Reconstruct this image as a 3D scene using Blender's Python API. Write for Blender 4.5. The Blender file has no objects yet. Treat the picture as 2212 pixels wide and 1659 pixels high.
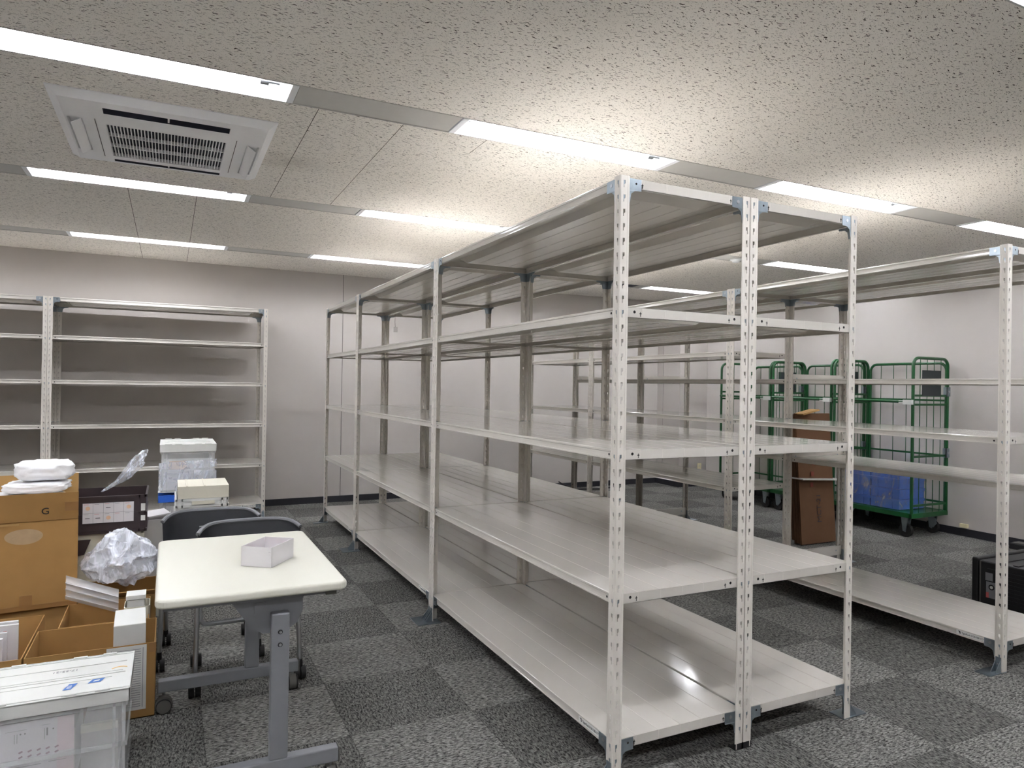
import bpy, math, random
from mathutils import Vector, Matrix, noise
random.seed(7)
C = bpy.context.scene.collection
PI = math.pi

# ------------------------------------------------------------------ camera
F, YAW, PITCH, ROLL = 1513.08, 0.4555, 0.0028, -0.0156
CAM = (-1.3853, -2.0013, 1.3664)
f_ = Vector((math.sin(YAW)*math.cos(PITCH), math.cos(YAW)*math.cos(PITCH), math.sin(PITCH)))
r_ = Vector((math.cos(YAW), -math.sin(YAW), 0)); d_ = f_.cross(r_)
c_, s_ = math.cos(ROLL), math.sin(ROLL)
rr = c_*r_ + s_*d_; dd = -s_*r_ + c_*d_
cam = bpy.data.cameras.new('camera'); co = bpy.data.objects.new('camera', cam); C.objects.link(co)
M = Matrix(((rr.x, -dd.x, -f_.x), (rr.y, -dd.y, -f_.y), (rr.z, -dd.z, -f_.z))).to_4x4()
co.matrix_world = Matrix.Translation(CAM) @ M
cam.sensor_fit = 'HORIZONTAL'; cam.sensor_width = 36; cam.lens = F/2212*36
cam.clip_start = 0.05; cam.clip_end = 60
bpy.context.scene.camera = co

# ------------------------------------------------------------------ world, exposure
sc = bpy.context.scene
w = bpy.data.worlds.new('world'); sc.world = w; w.use_nodes = True
w.node_tree.nodes['Background'].inputs[0].default_value = (0.5, 0.52, 0.55, 1)
w.node_tree.nodes['Background'].inputs[1].default_value = 0.02
sc.view_settings.view_transform = 'Standard'; sc.view_settings.look = 'None'
sc.view_settings.exposure = 0.0; sc.view_settings.gamma = 1; sc.view_settings.use_curve_mapping = False
sc.cycles.use_denoising = True; sc.cycles.max_bounces = 7; sc.cycles.diffuse_bounces = 5
sc.cycles.glossy_bounces = 3; sc.cycles.transparent_max_bounces = 12
sc.cycles.sample_clamp_indirect = 0; sc.cycles.caustics_reflective = False; sc.cycles.caustics_refractive = False
TUBE = 78.0            # radiance of the fluorescent tubes

# ------------------------------------------------------------------ materials
def srgb(r, g, b):
    f = lambda v: (v/255)/12.92 if v/255 <= .04045 else ((v/255+.055)/1.055)**2.4
    return (f(r), f(g), f(b), 1)
def mat(name, col, rough=.5, metal=0, alpha=1, spec=.5, noise_amt=.04, noise_scale=30, bump=0, bump_scale=200, coat=0, emis=0, trans=0):
    m = bpy.data.materials.new(name); m.use_nodes = True; nt = m.node_tree; N = nt.nodes; L = nt.links
    b = N['Principled BSDF']
    b.inputs['Roughness'].default_value = rough; b.inputs['Metallic'].default_value = metal
    b.inputs['Alpha'].default_value = alpha; b.inputs['Specular IOR Level'].default_value = spec
    b.inputs['Coat Weight'].default_value = coat; b.inputs['Coat Roughness'].default_value = .1
    b.inputs['Transmission Weight'].default_value = trans
    if emis:
        b.inputs['Emission Color'].default_value = col; b.inputs['Emission Strength'].default_value = emis
    tc = N.new('ShaderNodeTexCoord')
    n = N.new('ShaderNodeTexNoise'); n.inputs['Scale'].default_value = noise_scale; n.inputs['Detail'].default_value = 3
    L.new(tc.outputs['Object'], n.inputs['Vector'])
    mx = N.new('ShaderNodeMix'); mx.data_type = 'RGBA'
    mx.inputs['A'].default_value = tuple(max(0, c*(1-noise_amt)) for c in col[:3])+(1,)
    mx.inputs['B'].default_value = tuple(min(1, c*(1+noise_amt)) for c in col[:3])+(1,)
    L.new(n.outputs['Fac'], mx.inputs['Factor']); L.new(mx.outputs['Result'], b.inputs['Base Color'])
    if bump:
        n2 = N.new('ShaderNodeTexNoise'); n2.inputs['Scale'].default_value = bump_scale; n2.inputs['Detail'].default_value = 4
        L.new(tc.outputs['Object'], n2.inputs['Vector'])
        bp = N.new('ShaderNodeBump'); bp.inputs['Strength'].default_value = bump; bp.inputs['Distance'].default_value = .002
        L.new(n2.outputs['Fac'], bp.inputs['Height']); L.new(bp.outputs['Normal'], b.inputs['Normal'])
    return m

def film_mat(name, lo, hi, scale=(5, 5, 5), rough=.15, th=(.52, .66), stretch=(1, 1, .35)):
    # clear film: mostly see-through, crease highlights painted in as whiter, more opaque streaks
    m = mat(name, srgb(238, 242, 252), rough, alpha=.5, spec=1, noise_amt=.03, bump=1, bump_scale=40)
    N = m.node_tree.nodes; L = m.node_tree.links; b = N['Principled BSDF']
    tc = N.new('ShaderNodeTexCoord'); mp = N.new('ShaderNodeMapping'); mp.inputs['Scale'].default_value = stretch; mp.inputs['Rotation'].default_value = (.3, .5, .2)
    L.new(tc.outputs['Object'], mp.inputs['Vector'])
    n = N.new('ShaderNodeTexNoise'); n.inputs['Scale'].default_value = scale[0]; n.inputs['Detail'].default_value = 5; n.inputs['Roughness'].default_value = .65; n.inputs['Distortion'].default_value = 1.4
    L.new(mp.outputs[0], n.inputs['Vector'])
    mr = N.new('ShaderNodeMapRange'); mr.inputs[1].default_value = th[0]; mr.inputs[2].default_value = th[1]; mr.inputs[3].default_value = lo; mr.inputs[4].default_value = hi
    L.new(n.outputs['Fac'], mr.inputs[0]); L.new(mr.outputs[0], b.inputs['Alpha'])
    return m

def carpet_mat():
    m = bpy.data.materials.new('carpet'); m.use_nodes = True; N = m.node_tree.nodes; L = m.node_tree.links
    b = N['Principled BSDF']; b.inputs['Roughness'].default_value = .95; b.inputs['Specular IOR Level'].default_value = .1
    geo = N.new('ShaderNodeNewGeometry'); sep = N.new('ShaderNodeSeparateXYZ'); L.new(geo.outputs['Position'], sep.inputs[0])
    def math_(op, a, b_=None, c=None):
        n = N.new('ShaderNodeMath'); n.operation = op
        for i, v in enumerate((a, b_, c)):
            if v is None: continue
            if isinstance(v, (int, float)): n.inputs[i].default_value = v
            else: L.new(v, n.inputs[i])
        return n.outputs[0]
    T = .512
    ux = math_('DIVIDE', math_('ADD', sep.outputs[0], .22+T*20), T); uy = math_('DIVIDE', math_('ADD', sep.outputs[1], -2.245+T*20), T)
    ix = math_('FLOOR', ux); iy = math_('FLOOR', uy)
    par = math_('MODULO', math_('ADD', ix, iy), 2)
    # per-tile brightness
    wn = N.new('ShaderNodeTexWhiteNoise'); wn.noise_dimensions = '2D'
    cb = N.new('ShaderNodeCombineXYZ'); L.new(ix, cb.inputs[0]); L.new(iy, cb.inputs[1]); L.new(cb.outputs[0], wn.inputs['Vector'])
    def fib(sx, sy):
        mp = N.new('ShaderNodeMapping'); mp.inputs['Scale'].default_value = (sx, sy, 1); L.new(geo.outputs['Position'], mp.inputs['Vector'])
        n = N.new('ShaderNodeTexNoise'); n.inputs['Scale'].default_value = 1; n.inputs['Detail'].default_value = 3; n.inputs['Roughness'].default_value = .7
        n.inputs['Distortion'].default_value = .6
        L.new(mp.outputs[0], n.inputs['Vector']); return n.outputs['Fac']
    a = fib(150, 55); c = fib(55, 150)
    mx = N.new('ShaderNodeMix'); mx.data_type = 'FLOAT'; L.new(par, mx.inputs['Factor']); L.new(a, mx.inputs[2]); L.new(c, mx.inputs[3])
    cr = N.new('ShaderNodeValToRGB'); cr.color_ramp.elements[0].position = .38; cr.color_ramp.elements[1].position = .66
    cr.color_ramp.elements[0].color = srgb(58, 57, 56); cr.color_ramp.elements[1].color = srgb(176, 174, 168)
    L.new(mx.outputs[0], cr.inputs[0])
    g = math_('ADD', math_('MULTIPLY', par, .24), math_('ADD', math_('MULTIPLY', wn.outputs['Value'], .14), .50))
    # joints
    fx = math_('FRACT', ux); fy = math_('FRACT', uy)
    ex = math_('GREATER_THAN', math_('MINIMUM', math_('MINIMUM', fx, math_('SUBTRACT', 1, fx)), math_('MINIMUM', fy, math_('SUBTRACT', 1, fy))), .004)
    g = math_('MULTIPLY', g, math_('ADD', math_('MULTIPLY', ex, .35), .65))
    vm = N.new('ShaderNodeVectorMath'); vm.operation = 'SCALE'; L.new(cr.outputs[0], vm.inputs[0]); L.new(g, vm.inputs['Scale'])
    L.new(vm.outputs[0], b.inputs['Base Color'])
    bp = N.new('ShaderNodeBump'); bp.inputs['Strength'].default_value = .8; bp.inputs['Distance'].default_value = .004
    L.new(mx.outputs[0], bp.inputs['Height']); L.new(bp.outputs['Normal'], b.inputs['Normal'])
    return m

def ceiling_mat():
    m = bpy.data.materials.new('ceiling_board'); m.use_nodes = True; N = m.node_tree.nodes; L = m.node_tree.links
    b = N['Principled BSDF']; b.inputs['Roughness'].default_value = .95; b.inputs['Specular IOR Level'].default_value = .1
    geo = N.new('ShaderNodeNewGeometry')
    nz = N.new('ShaderNodeTexNoise'); nz.inputs['Scale'].default_value = 28; nz.inputs['Detail'].default_value = 2
    L.new(geo.outputs['Position'], nz.inputs['Vector'])
    off = N.new('ShaderNodeVectorMath'); off.operation = 'MULTIPLY_ADD'; off.inputs[1].default_value = (.035, .035, 0)
    L.new(nz.outputs['Color'], off.inputs[0]); L.new(geo.outputs['Position'], off.inputs[2])
    outs = []
    for rot, sx, sy, th in ((.35, 24, 125, .215), (-.3, 34, 150, .18), (.9, 55, 170, .13), (0, 210, 210, .17)):
        mp = N.new('ShaderNodeMapping'); mp.inputs['Rotation'].default_value = (0, 0, rot); mp.inputs['Scale'].default_value = (sx, sy, 1)
        # flatten z
        L.new(off.outputs[0], mp.inputs['Vector'])
        v = N.new('ShaderNodeTexVoronoi'); v.voronoi_dimensions = '2D'; v.inputs['Scale'].default_value = 1; v.inputs['Randomness'].default_value = 1
        L.new(mp.outputs[0], v.inputs['Vector'])
        wn = N.new('ShaderNodeMath'); wn.operation = 'MULTIPLY'; sp = N.new('ShaderNodeSeparateColor'); L.new(v.outputs['Color'], sp.inputs[0])
        L.new(sp.outputs[0], wn.inputs[0]); wn.inputs[1].default_value = th*2.0
        sb = N.new('ShaderNodeMath'); sb.operation = 'SUBTRACT'; L.new(wn.outputs[0], sb.inputs[0]); sb.inputs[1].default_value = th*.9
        lt = N.new('ShaderNodeMath'); lt.operation = 'LESS_THAN'; L.new(v.outputs['Distance'], lt.inputs[0]); L.new(sb.outputs[0], lt.inputs[1])
        outs.append(lt.outputs[0])
    o = outs[0]
    for k in outs[1:]:
        mxn = N.new('ShaderNodeMath'); mxn.operation = 'MAXIMUM'; L.new(o, mxn.inputs[0]); L.new(k, mxn.inputs[1]); o = mxn.outputs[0]
    # soot stain beside the air conditioner
    sep = N.new('ShaderNodeSeparateXYZ'); L.new(geo.outputs['Position'], sep.inputs[0])
    vd = N.new('ShaderNodeVectorMath'); vd.operation = 'DISTANCE'
    m2 = N.new('ShaderNodeMapping'); m2.inputs['Scale'].default_value = (1.0, 1.5, 0); m2.inputs['Location'].default_value = (.80, -1.5*2.12, 0)
    L.new(geo.outputs['Position'], m2.inputs['Vector']); L.new(m2.outputs[0], vd.inputs[0]); vd.inputs[1].default_value = (0, 0, 0)
    mr = N.new('ShaderNodeMapRange'); mr.inputs[1].default_value = 0; mr.inputs[2].default_value = .3; mr.inputs[3].default_value = .5; mr.inputs[4].default_value = 0
    L.new(vd.outputs['Value'], mr.inputs[0])
    n4 = N.new('ShaderNodeTexNoise'); n4.inputs['Scale'].default_value = 9; L.new(geo.outputs['Position'], n4.inputs['Vector'])
    ms = N.new('ShaderNodeMath'); ms.operation = 'MULTIPLY'; L.new(mr.outputs[0], ms.inputs[0]); L.new(n4.outputs['Fac'], ms.inputs[1])
    mixs = N.new('ShaderNodeMix'); mixs.data_type = 'RGBA'; mixs.inputs['A'].default_value = srgb(240, 235, 228); mixs.inputs['B'].default_value = srgb(130, 116, 98)
    L.new(ms.outputs[0], mixs.inputs['Factor'])
    # board joints
    def joint(x, y0, y1):
        s = N.new('ShaderNodeMath'); s.operation = 'COMPARE'; L.new(sep.outputs[0], s.inputs[0]); s.inputs[1].default_value = x; s.inputs[2].default_value = .0016
        g = N.new('ShaderNodeMath'); g.operation = 'COMPARE'; L.new(sep.outputs[1], g.inputs[0]); g.inputs[1].default_value = (y0+y1)/2; g.inputs[2].default_value = (y1-y0)/2
        p = N.new('ShaderNodeMath'); p.operation = 'MULTIPLY'; L.new(s.outputs[0], p.inputs[0]); L.new(g.outputs[0], p.inputs[1]); return p.outputs[0]
    for a in ((-.79, 1.2, 3.0), (-.39, 1.2, 3.0), (-1.645, 3.1, 6.2), (-1.235, 3.1, 6.2), (.05, 1.2, 1.5)):
        j = joint(*a); mm = N.new('ShaderNodeMath'); mm.operation = 'MAXIMUM'; L.new(o, mm.inputs[0]); L.new(j, mm.inputs[1]); o = mm.outputs[0]
    mf = N.new('ShaderNodeMix'); mf.data_type = 'RGBA'; mf.inputs['B'].default_value = srgb(84, 78, 70)
    L.new(o, mf.inputs['Factor']); L.new(mixs.outputs['Result'], mf.inputs['A']); L.new(mf.outputs['Result'], b.inputs['Base Color'])
    return m

MT = {}
MT['carpet'] = carpet_mat(); MT['ceiling'] = ceiling_mat()
MT['wall'] = mat('wall_paper', srgb(190, 184, 179), .9, spec=.15, noise_amt=.03, noise_scale=3, bump=.25, bump_scale=260)
MT['seam'] = mat('seam_dark', srgb(80, 76, 74), .8)
MT['base'] = mat('baseboard', srgb(38, 38, 44), .6)
MT['panel'] = mat('ceiling_strip', srgb(196, 194, 190), .6, spec=.3)
MT['rack'] = mat('rack_paint', srgb(214, 208, 199), .30, spec=.5, noise_amt=.02, noise_scale=6)
MT['shelf'] = mat('shelf_paint', srgb(203, 198, 190), .11, spec=.5, noise_amt=.015, noise_scale=4, bump=.05, bump_scale=9)
MT['hole_shade'] = mat('hole_shade_decal', srgb(22, 20, 20), .9)  # flat dark decals, the shade inside holes and slots painted on
MT['zinc'] = mat('zinc', srgb(150, 160, 168), .32, metal=.85, noise_amt=.15, noise_scale=60)
MT['black'] = mat('black_plastic', srgb(26, 26, 28), .5, noise_amt=.1)
MT['sticker'] = mat('sticker', srgb(222, 222, 218), .5)
MT['ink'] = mat('ink', srgb(24, 24, 26), .6)
MT['lamp_white'] = mat('lamp_white', srgb(240, 242, 245), .5)
MT['tube'] = mat('tube_glow', (.95, .965, 1, 1), .5, emis=TUBE)
MT['ac'] = mat('ac_white', srgb(244, 244, 246), .45, noise_amt=.02)
MT['ac_dark'] = mat('ac_dark', srgb(40, 43, 58), .7)
MT['table'] = mat('table_top', srgb(208, 206, 193), .30, noise_amt=.015, noise_scale=5)
MT['grey'] = mat('grey_steel', srgb(134, 135, 140), .42, metal=.25, noise_amt=.03)
MT['chrome'] = mat('dull_chrome', srgb(182, 184, 187), .3, metal=.9)
MT['chair'] = mat('chair_plastic', srgb(42, 43, 47), .42, noise_amt=.05, bump=.15, bump_scale=500)
MT['chair_rim_lit'] = mat('chair_edge_lit', srgb(112, 113, 117), .4)  # lighter grey paints in the light caught by the backrest's top edge
MT['card'] = mat('cardboard', srgb(166, 128, 78), .85, spec=.2, noise_amt=.08, noise_scale=14)
MT['card_in'] = mat('cardboard_inside', srgb(174, 138, 88), .85, spec=.2, noise_amt=.06, noise_scale=14)
MT['card_dk'] = mat('cardboard_brown', srgb(112, 82, 60), .85, spec=.2, noise_amt=.1, noise_scale=10)
MT['tape'] = mat('tape_brown', srgb(152, 112, 66), .35, noise_amt=.05)
MT['tape2'] = mat('label_residue', srgb(172, 146, 112), .6, noise_amt=.12, noise_scale=40)
MT['white'] = mat('white_plastic', srgb(212, 212, 208), .42, noise_amt=.03)
MT['cream'] = mat('cream_plastic', srgb(214, 209, 192), .5, noise_amt=.03)
MT['clear'] = mat('clear_plastic', srgb(244, 245, 246), .2, alpha=.26, noise_amt=.03)
MT['film'] = film_mat('clear_film', .22, .75, (16,)*3, th=(.50, .64))
MT['bag'] = film_mat('bag_film', .45, .95, (13,)*3, th=(.44, .62))
MT['pack'] = mat('soft_pack', srgb(242, 242, 244), .4, noise_amt=.03, bump=.5, bump_scale=40)
MT['paper'] = mat('paper', srgb(214, 211, 213), .6, noise_amt=.02)
MT['pink'] = mat('pink_print', srgb(222, 200, 204), .6)
MT['peach'] = mat('peach_print', srgb(228, 192, 160), .6)
MT['plum'] = mat('plum_print', srgb(120, 66, 92), .6)
MT['greyprint'] = mat('grey_print', srgb(130, 130, 134), .6)
MT['redprint'] = mat('red_print', srgb(200, 96, 96), .6)
MT['orange'] = mat('orange_mark', srgb(226, 178, 90), .5)
MT['blue'] = mat('blue_plastic', srgb(46, 106, 214), .4)
MT['wrap'] = film_mat('stretch_wrap', .08, .55, (11,)*3, th=(.50, .74))
MT['bluecrate'] = mat('blue_crate_plastic', srgb(48, 96, 186), .4, noise_amt=.06)
MT['stblue'] = mat('sticker_blue', srgb(40, 104, 186), .5)
MT['brown'] = mat('brown_plastic', srgb(56, 44, 46), .45)
MT['green'] = mat('green_paint', srgb(16, 78, 36), .3, noise_amt=.06, spec=.6)
MT['plate'] = mat('dark_plate', srgb(36, 44, 46), .5)
MT['rubber'] = mat('rubber', srgb(28, 28, 28), .7)
MT['castgrey'] = mat('caster_grey', srgb(92, 90, 86), .5)
MT['ivory'] = mat('ivory', srgb(226, 216, 180), .4)
MT['cardred'] = mat('carton_red_print', srgb(128, 62, 48), .8)
MT['sleeve'] = mat('pleated_film', srgb(240, 240, 243), .2, alpha=.38, spec=1)
MT['bin'] = mat('grey_bin', srgb(186, 182, 180), .5)

# ------------------------------------------------------------------ mesh helpers
class MB:
    def __init__(s): s.v = []; s.f = []; s.m = []; s.mats = []
    def mi(s, m):
        if m not in s.mats: s.mats.append(m)
        return s.mats.index(m)
    def add(s, vs, fs, m):
        o = len(s.v); k = s.mi(m); s.v += [tuple(v) for v in vs]
        for f in fs: s.f.append([i+o for i in f]); s.m.append(k)
        return s
    def box(s, x0, x1, y0, y1, z0, z1, m):
        vs = [(x0,y0,z0),(x1,y0,z0),(x1,y1,z0),(x0,y1,z0),(x0,y0,z1),(x1,y0,z1),(x1,y1,z1),(x0,y1,z1)]
        return s.add(vs, [(3,2,1,0),(4,5,6,7),(0,1,5,4),(1,2,6,5),(2,3,7,6),(3,0,4,7)], m)
    def obox(s, c, ax, ay, az, m):    # oriented box from centre and half-axis vectors
        c, ax, ay, az = map(Vector, (c, ax, ay, az)); vs = []
        for k in (-1, 1):
            for j, i in ((-1,-1),(-1,1),(1,1),(1,-1)): vs.append(c+i*ax+j*ay+k*az)
        return s.add(vs, [(3,2,1,0),(4,5,6,7),(0,1,5,4),(1,2,6,5),(2,3,7,6),(3,0,4,7)], m)
    def prism(s, pts, a, b, axis, m, cap=True):   # polygon in the two other axes, extruded along axis a..b
        def P(p, t):
            if axis == 'x': return (t, p[0], p[1])
            if axis == 'y': return (p[0], t, p[1])
            return (p[0], p[1], t)
        n = len(pts); vs = [P(p, a) for p in pts]+[P(p, b) for p in pts]
        fs = [(i, (i+1) % n, n+(i+1) % n, n+i) for i in range(n)]
        if cap: fs += [tuple(reversed(range(n))), tuple(range(n, 2*n))]
        return s.add(vs, fs, m)
    def cyl(s, c, r, a, b, axis, m, n=16, r2=None):
        r2 = r if r2 is None else r2; vs = []
        for t, R in ((a, r), (b, r2)):
            for i in range(n):
                u, v = c[0]+R*math.cos(2*PI*i/n), c[1]+R*math.sin(2*PI*i/n)
                vs.append({'x': (t,u,v), 'y': (u,t,v), 'z': (u,v,t)}[axis])
        fs = [(i, (i+1) % n, n+(i+1) % n, n+i) for i in range(n)]+[tuple(reversed(range(n))), tuple(range(n, 2*n))]
        return s.add(vs, fs, m)
    def tube(s, path, r, m, n=8, closed=False):
        P = [Vector(p) for p in path]; vs = []; k = len(P)
        up = None
        for i, p in enumerate(P):
            t = (P[(i+1) % k if closed else min(i+1, k-1)]-P[(i-1) % k if closed else max(i-1, 0)]).normalized()
            if up is None:
                up = t.orthogonal().normalized()
            up = (up-t*up.dot(t))
            up = up.normalized() if up.length > 1e-6 else t.orthogonal().normalized()
            q = t.cross(up)
            for j in range(n): vs.append(p+r*(math.cos(2*PI*j/n)*up+math.sin(2*PI*j/n)*q))
        fs = []
        for i in range(k if closed else k-1):
            a, b = i*n, ((i+1) % k)*n
            for j in range(n): fs.append((a+j, a+(j+1) % n, b+(j+1) % n, b+j))
        if not closed: fs += [tuple(reversed(range(n))), tuple((k-1)*n+j for j in range(n))]
        return s.add(vs, fs, m)
    def grid(s, fn, nu, nv, m, thick=None):       # fn(u,v)->(x,y,z); thick(u,v)->offset vector gives a closed slab
        A = [Vector(fn(i/nu, j/nv)) for i in range(nu+1) for j in range(nv+1)]
        fs = [(i*(nv+1)+j, (i+1)*(nv+1)+j, (i+1)*(nv+1)+j+1, i*(nv+1)+j+1) for i in range(nu) for j in range(nv)]
        if thick is None: return s.add(A, fs, m)
        B = [Vector(fn(i/nu, j/nv))+Vector(thick) for i in range(nu+1) for j in range(nv+1)]; n = len(A)
        fs2 = fs+[tuple(n+q for q in reversed(f)) for f in fs]
        rim = [i*(nv+1) for i in range(nu+1)]+[nu*(nv+1)+j for j in range(1, nv+1)]+[i*(nv+1)+nv for i in range(nu-1, -1, -1)]+[j for j in range(nv-1, 0, -1)]
        for a, b in zip(rim, rim[1:]+rim[:1]): fs2.append((b, a, n+a, n+b))
        return s.add(A+B, fs2, m)
    def mesh(s, name, smooth=False):
        me = bpy.data.meshes.new(name); me.from_pydata(s.v, [], s.f)
        for mm in s.mats: me.materials.append(MT[mm])
        me.polygons.foreach_set('material_index', s.m)
        if smooth:
            me.polygons.foreach_set('use_smooth', [True]*len(s.f))
            try: me.set_sharp_from_angle(angle=math.radians(40))
            except Exception: pass
        me.update(); return me
    def build(s, name, parent=None, smooth=False, label=None):
        return ob(name, s.mesh(name, smooth), parent, label)

def ob(name, me, parent=None, label=None, loc=(0,0,0), rz=0):
    o = bpy.data.objects.new(name, me); C.objects.link(o); o.location = loc; o.rotation_euler = (0, 0, rz)
    if parent: o.parent = parent
    if label: o['label'] = label
    return o
def thing(name, label, cat, loc=(0,0,0), rz=0, group=None):
    o = ob(name, None, None, label, loc, rz); o.empty_display_size = .1; o['category'] = cat
    if group: o['group'] = group
    return o
def tag(o, label, cat, group=None):
    o['label'] = label; o['category'] = cat
    if group: o['group'] = group
    return o
def struct(o): o['kind'] = 'structure'; return o
def bev(o, w=.002, seg=2):
    m = o.modifiers.new('bevel', 'BEVEL'); m.width = w; m.segments = seg; m.limit_method = 'ANGLE'; m.angle_limit = math.radians(50)
    return o
def text_mesh(txt, size, m, ext=.0002, align='LEFT'):
    cu = bpy.data.curves.new('txt', 'FONT'); cu.body = txt; cu.size = size; cu.extrude = ext; cu.align_x = align
    cu.resolution_u = 3
    o = bpy.data.objects.new('txt', cu); C.objects.link(o); bpy.context.view_layer.update()
    dg = bpy.context.evaluated_depsgraph_get(); me = bpy.data.meshes.new_from_object(o.evaluated_get(dg))
    bpy.data.objects.remove(o); me.materials.clear(); me.materials.append(MT[m]); return me
def place_text(name, txt, size, m, xaxis, zaxis, loc, parent=None, align='LEFT'):
    me = text_mesh(txt, size, m, align=align); X = Vector(xaxis).normalized(); Y = Vector(zaxis).normalized(); Z = X.cross(Y)
    R4 = Matrix((X, Y, Z)).transposed().to_4x4(); me.transform(Matrix.Translation(loc) @ R4)
    return ob(name, me, parent)
def copy_tree(o, parent=None, top=True):
    c = o.copy(); C.objects.link(c)
    if parent: c.parent = parent
    for ch in o.children: copy_tree(ch, c)
    return c

# ------------------------------------------------------------------ room
ZC = 2.6165; TH = .0127
XW = 5.46; XL = -4.5; YF = -4.6
def ybk(x): return 6.119+TH*x
# floor
struct(MB().box(XL-.1, XW+.6, YF-.1, 6.5, -.06, 0, 'carpet').build('floor'))
# back wall (up to the jog), jog walls, right wall
mb = MB(); xj = 4.97; yj = 5.69
mb.prism([(XL-.1, ybk(XL)), (xj, ybk(xj)), (xj, ybk(xj)+.12), (XL-.1, ybk(XL)+.12)], 0, ZC+.2, 'z', 'wall')
for x in (.408,):
    mb.box(x-.0025, x+.0025, ybk(x)-.0012, ybk(x)+.002, .07, ZC, 'seam')
struct(mb.build('wall_back'))
struct(MB().box(xj, xj+.12, yj+.0, ybk(xj)+.12, 0, ZC+.2, 'wall').box(xj-.0015, xj, yj+.36, yj+.363, .07, ZC, 'seam').build('wall_pillar'))
struct(MB().box(xj+.12, XW+.02, yj, yj+.12, 0, ZC+.2, 'wall').build('wall_alcove'))
struct(MB().box(XW, XW+.12, YF-.1, yj+.12, 0, ZC+.2, 'wall').box(XW-.0015, XW, 1.2, 1.204, .07, ZC, 'seam').build('wall_right'))
struct(MB().box(XL-.12, XL, YF-.1, 6.3, 0, ZC+.2, 'wall').build('wall_left'))
struct(MB().box(XL, XW, YF-.12, YF, 0, ZC+.2, 'wall').build('wall_front'))
mb = MB().prism([(XL, ybk(XL)-.008), (xj, ybk(xj)-.008), (xj, ybk(xj)), (XL, ybk(XL))], 0, .072, 'z', 'base'); struct(mb.build('baseboard_back'))
struct(MB().box(xj-.008, xj, yj-.008, ybk(xj)-.008, 0, .072, 'base').build('baseboard_pillar'))
struct(MB().box(xj, XW, yj-.008, yj, 0, .072, 'base').build('baseboard_alcove'))
struct(MB().box(XW-.008, XW, YF, yj-.008, 0, .072, 'base').build('baseboard_right'))

# ceiling with gaps for the light rows
LY = [-2.79, -.90, 1.044, 2.978, 4.979]; LW = .2086; LL = 1.2227; LX0 = -.1352; LP = 2.0241
KS = [-2, -1, 0, 1, 2]
mb = MB(); ys = [YF-.1]
for y in LY: ys += [y, y+LW]
ys += [6.6]
for a, b in zip(ys[0::2], ys[1::2]): mb.box(XL-.1, XW+.5, a, b, ZC, ZC+.04, 'ceiling')
mb.box(XL-.2, XW+.6, YF-.2, 6.7, ZC+.14, ZC+.2, 'wall')
cei = mb.build('ceiling'); struct(cei); cei.rotation_euler.z = 0
for n, y in enumerate(LY):
    mb = MB(); xs = [XL]
    for k in KS: xs += [LX0+LP*k-.03, LX0+LP*k+LL+.03]
    xs += [XW+.4]
    for a, b in zip(xs[0::2], xs[1::2]):
        if b-a > .05:
            mb.box(a+.002, b-.002, y+.003, y+LW-.003, ZC+.002, ZC+.02, 'panel')
    mb.box(XL, XW, y-.004, y+.003, ZC-.002, ZC+.02, 'panel').box(XL, XW, y+LW-.003, y+LW+.004, ZC-.002, ZC+.02, 'panel')
    o = struct(mb.build('trim_%d' % (n+1)))
# light fixture prototype (local origin: near left corner at ceiling level)
rows_txt = {0: 'behind the camera, second row back', 1: 'in the row right above the camera', 2: 'in the nearest visible row', 3: 'in the middle row', 4: 'in the row closest to the back wall'}
cols_txt = {-2: 'far left', -1: 'left', 0: 'centre', 1: 'right', 2: 'far right'}
hm = MB()
x0, x1, y0, y1 = 0, LL, .004, LW-.004; zt = .085
hm.box(-.028, 0, y0, y1, -.003, .02, 'lamp_white').box(LL, LL+.028, y0, y1, -.003, .02, 'lamp_white')
for (a, b) in ((y0, y0+.03), (y1, y1-.03)):
    hm.add([(x0,a,-.002),(x1,a,-.002),(x1-.05,b,zt),(x0+.05,b,zt)], [(0,1,2,3)], 'lamp_white')
hm.add([(x0+.05,y0+.03,zt),(x1-.05,y0+.03,zt),(x1-.05,y1-.03,zt),(x0+.05,y1-.03,zt)], [(0,1,2,3)], 'lamp_white')
for (a, b) in ((x0, x0+.05), (x1, x1-.05)):
    hm.add([(a,y0,-.002),(a,y1,-.002),(b,y1-.03,zt),(b,y0+.03,zt)], [(0,1,2,3)], 'lamp_white')
hm.box(x0-.02, x1+.02, y0-.0, y1+.0, zt+.001, zt+.02, 'panel')
for a in (y0-.001, y1-.001): hm.box(x0, x1, a, a+.002, .0, zt, 'panel')
hme = hm.mesh('housing')
tme = MB().cyl((LW/2, .034), .0155, .06, LL-.12, 'x', 'tube', n=12).mesh('tube', True)
cme = MB().cyl((LW/2, .034), .0165, LL-.12, LL-.085, 'x', 'chrome', n=12).cyl((LW/2, .034), .007, LL-.085, LL-.04, 'x', 'chrome').mesh('tube_cap', True)
cme2 = MB().cyl((LW/2, .034), .012, .03, .06, 'x', 'chrome').mesh('tube_cap', True)
for n, y in enumerate(LY):
    for k in KS:
        if k == 2 and LX0+LP*k+LL > XW: pass
        t = thing('ceiling_light', 'recessed fluorescent ceiling light, %s one %s' % (cols_txt[k], rows_txt[n]), 'ceiling light', (LX0+LP*k, y, ZC), 0, 'recessed ceiling lights')
        ob('housing', hme, t); ob('tube', tme, t); ob('tube_cap', cme, t); ob('tube_cap', cme2, t)

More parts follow.
